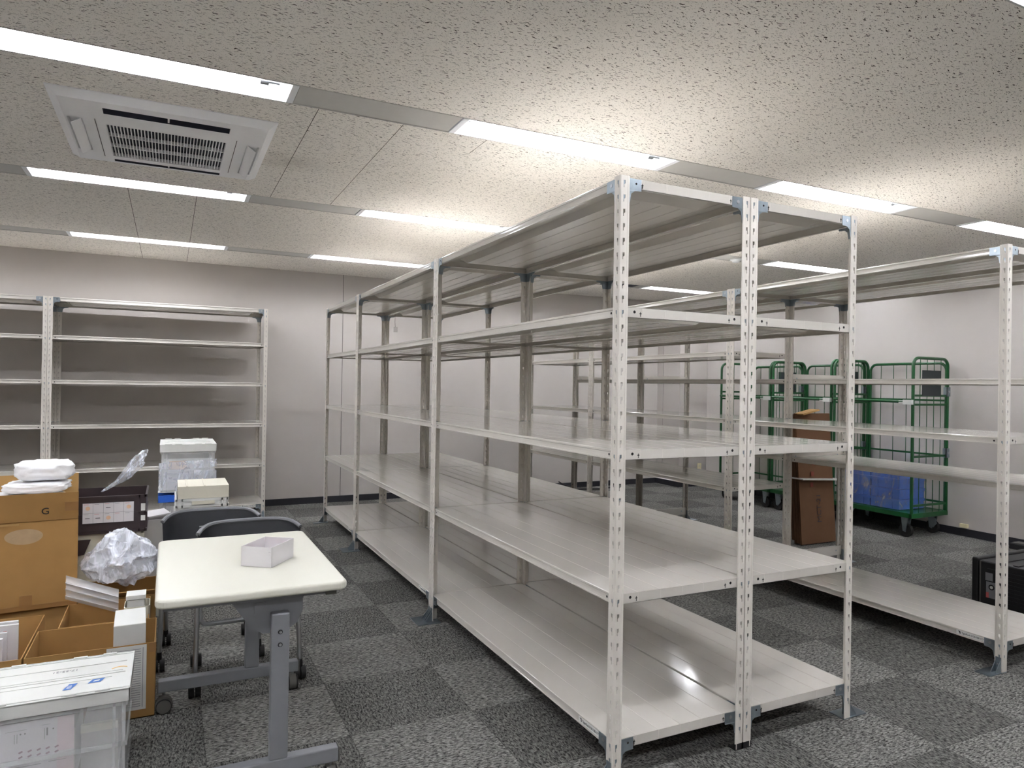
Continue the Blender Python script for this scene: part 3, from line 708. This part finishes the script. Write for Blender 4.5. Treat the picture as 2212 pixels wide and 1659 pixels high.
# big clear bag of bags
def crumple(name, label, cat, c, sz, m, seed, sub=5):
    import bmesh
    bm = bmesh.new(); bmesh.ops.create_icosphere(bm, subdivisions=sub, radius=1)
    for v in bm.verts:
        n = v.co.normalized(); d = 1.0
        for fr, am in ((.9, .24), (2.1, .18), (4.2, .075), (9, .022)):
            q = n*fr+Vector((seed*fr, seed, -seed)); q = q+Vector((0, 0, .5*noise.noise(q*.7)))
            d += am*(.55-2.2*abs(noise.noise(q)))
        taper = 1-.30*max(0, n.z)
        v.co = Vector((n.x*sz[0]*d*taper, n.y*sz[1]*d*taper, n.z*sz[2]*d))
    me = bpy.data.meshes.new(name); bm.to_mesh(me); bm.free(); me.materials.append(MT[m])
    me.polygons.foreach_set('use_smooth', [True]*len(me.polygons))
    try: me.set_sharp_from_angle(angle=math.radians(24))
    except Exception: pass
    zmin = min(v.co.z for v in me.vertices)
    for v in me.vertices: v.co.z -= zmin
    o = ob(name, me, None, loc=c); return tag(o, label, cat)
crumple('plastic_bag', 'large crumpled clear plastic bag bulging between carton and table', 'plastic bag', (-1.588, 2.12, .303), (.155, .135, .125), 'bag', 4.2)
b = MB()
def sheet(u, v):
    x = -.16+.22*u; z = .02-.08*u+.10*v+.010*math.sin(v*20); y = -.01*math.sin(v*18)-.04*u
    return (x, y, z)
fb = b.grid(sheet, 10, 24, 'sleeve', thick=(0, .003, 0)).build('plastic_sleeve', None, True)
fb.location = (-1.645, 1.86, .315); tag(fb, 'pleated clear plastic sleeve hanging in front of the big bag', 'plastic sleeve')

# dark brown crate with sample sheet
def crate(name, label, x0, x1, y0, y1, z0, z1, m, lid=None, lidh=.04, rib=True, group=None, cat='crate', openz=False):
    t = thing(name, label, cat, ((x0+x1)/2, (y0+y1)/2, z0), 0, group); hx, hy, h = (x1-x0)/2, (y1-y0)/2, z1-z0; k = .004
    b = MB(); hb = h-(lidh if lid else 0)
    i = .012 if lid else 0
    for s in (-1, 1):
        b.box(-hx+i, hx-i, min(s*(hy-i), s*(hy-i-k)), max(s*(hy-i), s*(hy-i-k)), 0, hb, m)
        b.box(min(s*(hx-i), s*(hx-i-k)), max(s*(hx-i), s*(hx-i-k)), -hy+i, hy-i, 0, hb, m)
    b.box(-hx+i, hx-i, -hy+i, hy-i, 0, k, m)
    if rib:
        for z in (.0, hb*.5-.008, hb-.014): 
            b.box(-hx+i-.006, hx-i+.006, -hy+i-.006, -hy+i, z, z+.014, m); b.box(hx-i, hx-i+.006, -hy+i, hy-i, z, z+.014, m); b.box(-hx+i-.006, -hx+i, -hy+i, hy-i, z, z+.014, m)
        for s in (-1, 1):
            for q in (.0, .03): b.box(s*(hx-i-.004-q)-.004, s*(hx-i-.004-q)+.004, -hy+i-.006, -hy+i, 0, hb, m)
    b.build('body', t)
    if lid:
        l = MB(); l.box(-hx, hx, -hy, hy, h-.006, h-.002, lid)
        for s in (-1, 1): l.box(-hx, hx, min(s*hy, s*(hy-.004)), max(s*hy, s*(hy-.004)), hb, h, lid); l.box(min(s*hx, s*(hx-.004)), max(s*hx, s*(hx-.004)), -hy, hy, hb, h, lid)
        for s in (-1, 1):
            l.box(-hx, hx, s*(hy-.018)-.002, s*(hy-.018)+.002, h-.002, h+.001, lid)
            for q in (-.7, -.35, .35, .7): l.box(q*hx-.022, q*hx+.022, s*(hy-.011)-.006, s*(hy-.011)+.006, h, h+.005, lid)
        l.box(-hx+.03, hx-.03, -.002, .002, h-.002, h, lid)
        lo = l.build('lid', t); bev(lo, .0015)
    return t
crate('plastic_crate', 'cream crate under the dark brown crate', -1.97, -1.505, 2.46, 2.80, 0, .52, 'cream')
t = crate('plastic_crate', 'dark brown folding crate with a sheet of product pictures on its side', -2.02, -1.49, 2.44, 2.81, .521, .725, 'brown')
MB().box(.244, .272, -.1855, -.180, .02, .10, 'brown').box(.24, .262, -.192, -.186, .115, .155, 'white').box(.24, .262, -.192, -.186, .06, .088, 'white').prism([(-.10, -.03), (.0, -.03), (-.03, -.11), (-.10, -.12)], -.182, -.178, 'y', 'brown').build('latch', t)
s = MB().box(-.04, .205, -.1935, -.1920, .060, .170, 'paper')
for i in range(6): s.box(-.04+.049*i-.0006, -.04+.049*i+.0006, -.1942, -.1935, .060, .170, 'greyprint')
for z in (.060, .115, .169): s.box(-.04, .205, -.1942, -.1935, z-.0006, z+.0006, 'greyprint')
for i, j in ((0, 1), (4, 1), (2, 0)): s.cyl((-.0155+.049*i, .087+.055*j), .011, -.1942, -.1935, 'y', 'peach', 14)
for i, j in ((2, 1), (1, 0), (0, 0)): s.box(-.028+.049*i, -.006+.049*i, -.1942, -.1935, .086+.055*j, .089+.055*j, 'ink')
for i in range(5):
    for j in range(2): s.box(-.034+.049*i, -.012+.049*i, -.1942, -.1935, .108+.054*j, .1095+.054*j, 'redprint' if (i+j) % 2 else 'greyprint')
s.build('sample_sheet', t, label='white sheet with a grid of small pictures')
fb = crumple('plastic_bag', 'thin clear bag sticking up from the dark brown crate', 'plastic bag', (-1.60, 2.60, .7265), (.105, .05, .030), 'film', 2.1, 4)
for v in fb.data.vertices:
    x, y, z = v.co; wd = 1+.9*max(-.6, min(1, x/.09)); v.co = (x, y*wd, .002+(z)*wd*1.2+(x+.10)*.62)
zmn = min(v.co.z for v in fb.data.vertices)
for v in fb.data.vertices: v.co.z -= zmn
# pale bin with papers and bottle behind
t = crate('plastic_crate', 'light grey bin with loose papers between dark crate and chairs', -1.54, -1.36, 2.88, 3.2, 0, .50, 'bin', rib=False)
o = MB().obox((0, 0, 0), (.07, 0, .008), (0, .10, 0), (0, 0, .004), 'paper').build('paper_stack'); o.location = (-1.45, 3.04, .514); o.rotation_euler.z = .2
tag(o, 'stack of loose white papers on the light grey bin', 'paper')
t = thing('bottle', 'tiny clear bottle with blue cap beside the left chair', 'bottle', (-1.405, 2.62, 0))
MB().cyl((0, 0), .03, .0, .36, 'z', 'white', 16).build('body', t, True); MB().cyl((0, 0), .012, .36, .40, 'z', 'blue', 12).build('cap', t, True)
t.location = (-1.405, 2.56, 0)
# tall wrapped crate stack
GS = 'stacked crates in front of the wall shelving'
crate('storage_crate', 'clear crate with blue lid below the wrapped crate', -1.44, -1.075, 3.35, 3.88, 0, .575, 'clear', lid='blue', lidh=.045, group=GS, cat='crate')
o = MB().box(-1.41, -1.11, 3.38, 3.85, .01, .50, 'paper').build('paper_goods'); tag(o, 'pale boxed goods inside the clear crate with blue lid', 'boxed goods')
t = crate('storage_crate', 'clear crate with white lid wrapped in film, top of the stack', -1.435, -1.075, 3.35, 3.88, .6005, .925, 'clear', lid='white', lidh=.05, group=GS)
MB().box(-.155, .155, -.235, .22, .012, .225, 'lamp_white').box(-.12, -.01, -.238, -.236, .15, .21, 'peach').build('contents', t, label='pale packages seen through the sides')
w_ = MB()
for i, z in enumerate((.012, .06, .105, .145)):
    w_.grid(lambda u, v, z=z, i=i: (-.184+.366*u, -.262-.004*math.sin(9*u+i), z+.055*v+.02*u*(1 if i % 2 else -1)+.0*v), 12, 2, 'film', thick=(0, .001, 0))
w_.box(-.186, .186, -.265, .265, -.003, -.0005, 'white').build('film_wrap', t, True, 'stretch film around the lower half')
# foam and crate stack
t = crate('storage_crate', 'light crate at the bottom of the foam stack behind the chairs', -1.345, -1.03, 2.74, 3.10, 0, .545, 'cream', lid='white', lidh=.03, group=GS)
t = crate('storage_crate', 'folded white crate directly under the foam block', -1.335, -1.040, 2.74, 3.10, .5505, .640, 'white', rib=True, group=GS)
MB().box(-.06, .07, -.196, -.184, .055, .075, 'cream').box(-.055, .065, -.1875, -.186, .012, .022, 'tape2').build('handle', t)
o = MB().box(-1.325, -1.035, 2.745, 3.095, .6405, .716, 'cream').box(-1.28, -1.27, 2.744, 3.09, .716, .719, 'cream').box(-1.18, -1.17, 2.744, 3.09, .716, .719, 'cream').build('foam_block'); bev(o, .006)
tag(o, 'cream foam block wrapped in film on the folded white crate', 'foam block')
# small carton under the table, far behind
carton('cardboard_box', 'small brown carton on the floor seen below the table top', -.985, -.81, 2.75, 2.95, 0, .16)
o = MB().box(-1.72, -1.56, 2.9, 3.1, 0, .42, 'white').build('storage_crate'); bev(o, .004)
tag(o, 'white tub hidden between dark crate and grey bin', 'tub')

# ------------------------------------------------------------------ front clear crate with papers
A0, A1, B0, B1 = -2.03, -1.487, .683, 1.045
t = crate('storage_crate', 'clear folding crate with scuffed white lid in the bottom left corner', A0, A1, B0, B1, 0, .33, 'clear', lid='white', lidh=.045, group=None)
cx, cy = (A0+A1)/2, (B0+B1)/2
s = MB()
s.box(.075, .118, -.052+.0, -.022, .3285, .3290, 'stblue').box(-.09, -.05, -.165, -.12, .3285, .3290, 'stblue').box(.0, .045, -.158, -.13, .3285, .3290, 'stblue')
s.v = []; s.f = []; s.m = []
s.add([(.070,-.118,.3292),(.095,-.118,.3292),(.110,-.070,.3292),(.085,-.070,.3292)], [(0,1,2,3)], 'stblue')
s.add([(.140,-.088,.3292),(.178,-.086,.3292),(.190,-.055,.3292),(.152,-.057,.3292)], [(0,1,2,3)], 'stblue')
s.add([(.155,-.078,.3295),(.172,-.077,.3295),(.176,-.066,.3295),(.160,-.067,.3295)], [(0,1,2,3)], 'sticker')
for q in (-.108, -.098, -.088): s.add([(.080,q,.3295),(.094,q,.3295),(.095,q+.004,.3295),(.081,q+.004,.3295)], [(0,1,2,3)], 'sticker')
s.build('lid_sticker', t, label='small blue and white stickers on the lid')
m_ = MB()
for i in range(14):
    a = .1*i; m_.box(.205+.0035*i, .2085+.0035*i, .018+.012*math.sin(i*.22), .024+.012*math.sin(i*.22), .3286, .3291, 'orange')
m_.build('lid_mark', t, label='orange smear on the lid')
place_text('lid_lettering', '17-55-21', .022, 'greyprint', (-1, 0, 0), (0, -1, 0), (.10, .065, .3292), t)
# long ridges moulded in the lid
MB().box(-.25, .25, .085, .089, .328, .3305, 'white').box(-.25, .25, -.022, -.019, .328, .3305, 'white').box(-.22, .21, -.052, -.050, .328, .3298, 'white').build('lid_ridge', t)
p_ = MB()
yy = -.1585
p_.box(-.25, .110, yy-.0006, yy, .022, .262, 'paper')
def pr(x0, x1, z0, z1, m): p_.box(x0, x1, yy-.0012, yy-.0006, z0, z1, m)
pr(.063, .110, .150, .262, 'pink'); pr(.063, .110, .022, .13, 'pink')
for i in range(5):
    for j in range(2): p_.obox((-.036+.0245*i, yy-.001, .166-.016*j), (.0052, 0, .0022), (0, .0004, 0), (-.001, 0, .0024), 'plum')
for j, zz in enumerate((.17, .15)): p_.obox((-.105, yy-.001, zz), (.012, 0, .002), (0, .0004, 0), (0, 0, .004), 'redprint')
pr(.027, .029, .196, .232, 'greyprint'); pr(.033, .0375, .207, .232, 'ink')
for x in (-.037, -.025): p_.cyl((x, .224), .0026, yy-.0012, yy-.0006, 'y', 'ink', 10)
p_.cyl((.052, .226), .0026, yy-.0012, yy-.0006, 'y', 'ink', 10)
pr(-.078, -.02, .236, .2372, 'greyprint'); pr(.02, .044, .242, .2432, 'greyprint'); pr(-.054, -.052, .196, .226, 'greyprint'); pr(-.047, -.045, .196, .226, 'greyprint')
p_.cyl((.02, .085), .012, yy-.0012, yy-.0006, 'y', 'greyprint', 18); p_.cyl((.036, .086), .011, yy-.0012, yy-.0006, 'y', 'peach', 18)
pr(-.10, .02, .118, .120, 'greyprint'); pr(.04, .09, .120, .122, 'greyprint')
p_.build('printed_poster', t, label='white poster sheets with small product pictures inside the front')
MB().box(.125, .235, -.10, .12, .01, .17, 'bin').box(.125, .235, -.12, -.102, .175, .20, 'cream').box(-.24, .11, -.12, .13, .01, .20, 'bin').build('contents', t, label='grey and white goods seen through the clear side')
# leaflet cards in the left carton
GL = 'printed cards standing in the left carton'
for i in range(4):
    y = 1.47-.028*i; z1 = (.372, .366, .345, .33)[i]; x1 = (-1.925, -1.920, -1.935, -1.945)[i]
    t = thing('leaflet_card', ['rearmost white card with pink panel in the left carton', 'white card just in front of the rearmost one', 'small white card, second from the front in the left carton', 'frontmost narrow white card in the left carton'][i], 'card', (x1-.11, y, .005), 0, GL)
    MB().box(-.11, .11-(i > 1)*.018, -.008, .008, 0, z1-.005, 'paper').build('card', t)
    if i == 1:
        MB().box(-.11, .045, -.0088, -.008, z1-.105, z1-.03, 'pink').build('pink_panel', t)
        place_text('lettering', 'MAKE UP', .017, 'redprint', (0, 0, -1), (1, 0, 0), (.060, -.0088, z1-.025), t)
    if i == 3: place_text('lettering', 'beauty', .012, 'greyprint', (0, 0, -1), (1, 0, 0), (.03, -.0088, z1-.045), t)
# white box and tubs in the near carton
o = MB().box(-.058, .058, -.112, .112, 0, .372, 'white').build('white_box'); bev(o, .003); o.location = (-1.515, 1.335, .004); o.rotation_euler.z = .03
o.scale.y = 1
tag(o, 'tall shrink-wrapped white paper box standing in the near carton', 'box')
t = thing('plastic_tub', 'white rounded tub standing in the carton behind the wrapped box', 'tub', (-1.50, 1.655, .004))
tb = MB().prism(rrect(.052, .065, .02, 4), 0, .335, 'z', 'cream', cap=False).prism(rrect(.049, .062, .018, 4), .01, .335, 'z', 'cream', cap=False)
A = rrect(.052, .065, .02, 4); B = rrect(.049, .062, .018, 4); n = len(A)
tb.add([(a[0], a[1], .335) for a in A]+[(a[0], a[1], .335) for a in B], [(i, (i+1) % n, n+(i+1) % n, n+i) for i in range(n)], 'cream')
tb.add([(a[0], a[1], .0) for a in A], [tuple(range(n))], 'cream').build('body', t)
t = thing('plastic_cup', 'small square white cup stacked inside the rounded tub', 'cup', (-1.505, 1.655, .24))
cb = MB()
cb.prism(rrect(.036, .042, .006, 2), 0, .125, 'z', 'white'); cb.box(-.040, .040, -.046, .046, .128, .146, 'white').build('body', t)

# ------------------------------------------------------------------ roll cages
def arc(cx, cz, r, a0, a1, n=6): return [(cx+r*math.cos(a0+(a1-a0)*i/n), cz+r*math.sin(a0+(a1-a0)*i/n)) for i in range(n+1)]
def cage(label, y0, y1, contents=False):
    x0, x1 = 4.87, 5.385; Wx, Ly = x1-x0, y1-y0
    t = thing('roll_cage', label, 'roll cage', (x0, y0, 0), 0, 'green roll cages along the right wall')
    MB().box(0, Wx, 0, Ly, .195, .225, 'green').box(-.012, Wx+.012, -.012, .012, .185, .228, 'green').box(-.012, Wx+.012, Ly-.012, Ly+.012, .185, .228, 'green').box(-.012, .012, 0, Ly, .185, .228, 'green').box(Wx-.012, Wx+.012, 0, Ly, .185, .228, 'green').build('deck', t)
    def gate(y, plate):
        g = MB(); zt = 1.69
        path = [(.0, y, .22)]+[(px, y, pz) for px, pz in arc(.075, zt-.075, .075, PI, PI/2)]+[(px, y, pz) for px, pz in arc(Wx-.075, zt-.075, .075, PI/2, 0)]+[(Wx, y, .22)]
        g.tube(path, .0145, 'green', 10)
        for z in (1.335, 1.25, .76, .30): g.box(.0, Wx, y-.007, y+.007, z-.010, z+.010, 'green')
        for i in (1, 2, 3, 4): g.cyl((Wx*i/5, y), .0032, .22, zt, 'z', 'green', 6)
        o = g.build('side_gate', t, True)
        if plate:
            MB().box(.115, .392, y-.014, y-.010, 1.335, 1.575, 'plate').build('sign_plate', o, label='blank dark plate')
    gate(0, True); gate(Ly, False)
    b = MB(); zt = 1.655; X_ = Wx+.015
    path = [(X_, .02, .22)]+[(X_, a, c) for a, c in arc(.02+.075, zt-.075, .075, PI, PI/2)]+[(X_, a, c) for a, c in arc(Ly-.095, zt-.075, .075, PI/2, 0)]+[(X_, Ly-.02, .22)]
    b.tube(path, .0135, 'green', 10)
    for z in (1.29, .755, .30): b.box(X_-.006, X_+.006, .02, Ly-.02, z-.009, z+.009, 'green')
    for i in range(1, 6): b.cyl((X_, Ly*i/6), .0032, .22, zt, 'z', 'green', 6)
    b.build('back_panel', t, True)
    for z in (1.33, .74): MB().box(Wx-.03, Wx+.02, -.017, -.012, z, z+.09, 'zinc').box(Wx-.03, Wx-.026, -.017, .02, z, z+.09, 'zinc').cyl((Wx-.0, z+.045), .012, -.021, -.017, 'y', 'chrome', 10).build('hinge_plate', t)
    br = MB().tube([(-.022, .06, 1.275), (-.022, Ly-.01, 1.285)], .0135, 'green', 10).build('front_bar', t, True)
    MB().box(-.038, -.008, -.012, .075, 1.250, 1.295, 'white').box(-.034, -.010, .075, .12, 1.262, 1.286, 'white').build('latch', br, label='white plastic latch')
    for (cx, cy, br_) in ((.03, .07, 0), (Wx-.06, .09, 1), (.03, Ly-.08, 1), (Wx-.06, Ly-.08, 0)):
        c = MB().cyl((cy, .062), .062, cx-.018, cx+.018, 'x', 'rubber', 24).build('caster', t, True)
        y = MB().prism([(cy-.035, .183), (cy+.035, .183), (cy+.018, .055), (cy-.012, .045)], cx-.026, cx-.021, 'x', 'zinc').prism([(cy-.035, .183), (cy+.035, .183), (cy+.018, .055), (cy-.012, .045)], cx+.021, cx+.026, 'x', 'zinc').box(cx-.028, cx+.028, cy-.038, cy+.038, .181, .186, 'zinc').cyl((cy+.002, .062), .010, cx-.03, cx+.03, 'x', 'zinc', 10)
        if br_: y.prism([(cy-.05, .15), (cy-.02, .16), (cy+.005, .11), (cy+.005, .07), (cy-.03, .06), (cy-.06, .10)], cx-.034, cx-.028, 'x', 'zinc')
        y.build('fork', c, label='galvanised fork')
    return t
cage('green roll cage nearest the camera, with wrapped blue crates', 2.235, 3.095)
cage('middle one of the three green roll cages by the wall', 3.135, 3.925)
cage('green roll cage closest to the back wall', 3.965, 4.765)
GB = 'blue crates in the nearest cage'
nb = 0
desc = ['lowest', 'second', 'third', 'topmost']
for cx, cy, hx, hy, nm in ((5.13, 2.56, .185, .15, 'near stack'), (5.13, 2.875, .185, .15, 'far stack')):
    for k in range(4):
        z = .229+.099*k
        t = thing('blue_crate', 'blue plastic crate, %s of the %s in the roll cage' % (desc[k], nm), 'crate', (cx, cy, z), 0, GB)
        b = MB().box(-hx, hx, -hy, hy, 0, .07, 'bluecrate').box(-hx-.006, hx+.006, -hy-.006, hy+.006, .07, .097, 'bluecrate')
        b.box(-hx-.004, -hx, .075, .08, 0, .07, 'bluecrate').box(-hx-.004, -hx, -.08, -.075, 0, .07, 'bluecrate')
        b.build('body', t)
def wrapf(u, v):
    a = u*4; seg = int(min(a, 3.999)); f = a-seg
    X0, X1, Y0, Y1 = 4.925, 5.335, 2.395, 3.045
    P = [(X0, Y1), (X0, Y0), (X1, Y0), (X1, Y1), (X0, Y1)]
    x = P[seg][0]*(1-f)+P[seg+1][0]*f; y = P[seg][1]*(1-f)+P[seg+1][1]*f
    n = .010*noise.noise(Vector((x*14, y*14, v*5)))
    return (x+n*(1 if x > 5.1 else -1), y+n, .232+.41*v)
o = MB().grid(wrapf, 64, 16, 'wrap', thick=None).build('stretch_film', None, True); tag(o, 'crinkled clear film wrapped around the blue crates', 'stretch film')
# bundled flat cardboard leaning behind the right block
t = thing('cardboard_bundle', 'bundle of flattened brown cartons tied with white string behind the right shelving', 'cardboard', (3.86, 2.40, 0), 0)
for i in range(5):
    b = MB(); y = .03*i
    b.obox((-.02+.012*i, y+.05, .585-.01*(i % 2)), (.215+.012*(i % 3), 0, 0), (0, .012, 0), (0, .045, .575-.015*(i % 3)), 'card_dk')
    if i == 0:
        for k in range(4): b.obox((-.08, y+.05-.0135-.045*(.1+.14*k)+.045*.0, .585+.575*(-.1+.17*k)), (.018, 0, 0), (0, .001, .0), (0, .0016, .02), 'cardred')
    b.build('sheet', t)
MB().obox((.0, .075, .575), (.245, 0, -.012), (0, .092, 0), (0, 0, .006), 'white').build('string', t, label='white string')
place_text('printed_code', 'MCT-21', .075, 'brown', (0, .078, 1), (-1, 0, 0), (.02, .0035, .19), t)
MB().obox((-.12, .06, 1.175), (.10, 0, .02), (0, .05, .0), (0, .003, .006), 'card_in').build('torn_flap', t)
# black cases on the floor at the right
t = thing('equipment_case', 'black plastic equipment case with ribbed side on the carpet at the right edge', 'case', (3.645, .575, 0), 0)
bev(MB().box(-.285, .285, -.195, .175, .01, .285, 'black').build('shell', t), .012, 3)
bev(MB().box(-.292, .29, .175, .215, .0, .298, 'black').build('end_lid', t), .012, 3)
r_b = MB()
for i in range(8): r_b.box(-.2895, -.285, -.17, .05, .04+.024*i, .048+.024*i, 'black')
r_b.box(-.288, -.285, -.17, .12, .238, .243, 'chair')
for q in (-.15, -.05, .05): r_b.box(-.26, .26, q, q+.03, .285, .291, 'black')
r_b.build('ribs', t)
s_ = MB().box(-.2868, -.2852, .085, .130, .165, .215, 'greyprint').box(-.2868, -.2852, .060, .125, .055, .158, 'greyprint').box(-.2873, -.2868, .108, .125, .055, .09, 'redprint').cyl((.092, .125), .018, -.2873, -.2868, 'x', 'ink', 14).cyl((.092, .125), .010, -.2878, -.2873, 'x', 'white', 14)
s_.build('side_label', t, label='grey and red sticker')
MB().box(-.2862, -.2852, .158, .166, .012, .283, 'castgrey').build('seal_strip', t)
o = MB().box(5.30, 5.42, .70, 1.62, .0, .05, 'black').box(5.31, 5.41, .72, 1.60, .05, .06, 'castgrey').build('flat_case'); bev(o, .01)
tag(o, 'flat black case lying on the floor against the right wall', 'case')
# outlets and small wall bits
t = thing('wall_outlet', 'ivory wall socket plate low in the recessed corner', 'outlet', (5.335, yj-.0005, .262))
bev(MB().box(-.035, .035, -.006, 0, -.06, .06, 'ivory').build('plate', t), .002)
MB().box(-.011, .011, -.0075, -.006, .012, .034, 'cream').box(-.011, .011, -.0075, -.006, -.034, -.012, 'cream').build('sockets', t)
o = MB().box(XW-.03, XW-.0003, 2.06, 2.13, .085, .118, 'ivory').build('cable_clip'); tag(o, 'small cream cable fitting on the right wall above the baseboard', 'wall fitting')
o = MB().tube([(3.30, 6.10, .10), (3.33, 6.02, .07), (3.5, 5.95, .012), (3.8, 5.9, .01), (4.1, 5.95, .01)], .008, 'black', 8).build('power_cord', None, True); tag(o, 'loose black cord lying along the back wall', 'cord')
# label hanging from upper shelf, far bay
o = MB().tube([(.62, 4.75, 2.05), (.615, 4.74, 1.98), (.62, 4.73, 1.93)], .0012, 'black', 6).box(.60, .64, 4.728, 4.731, 1.88, 1.93, 'clear').build('hanging_tag')
tag(o, 'small clear tag on a string hanging from the far upper shelf', 'tag')
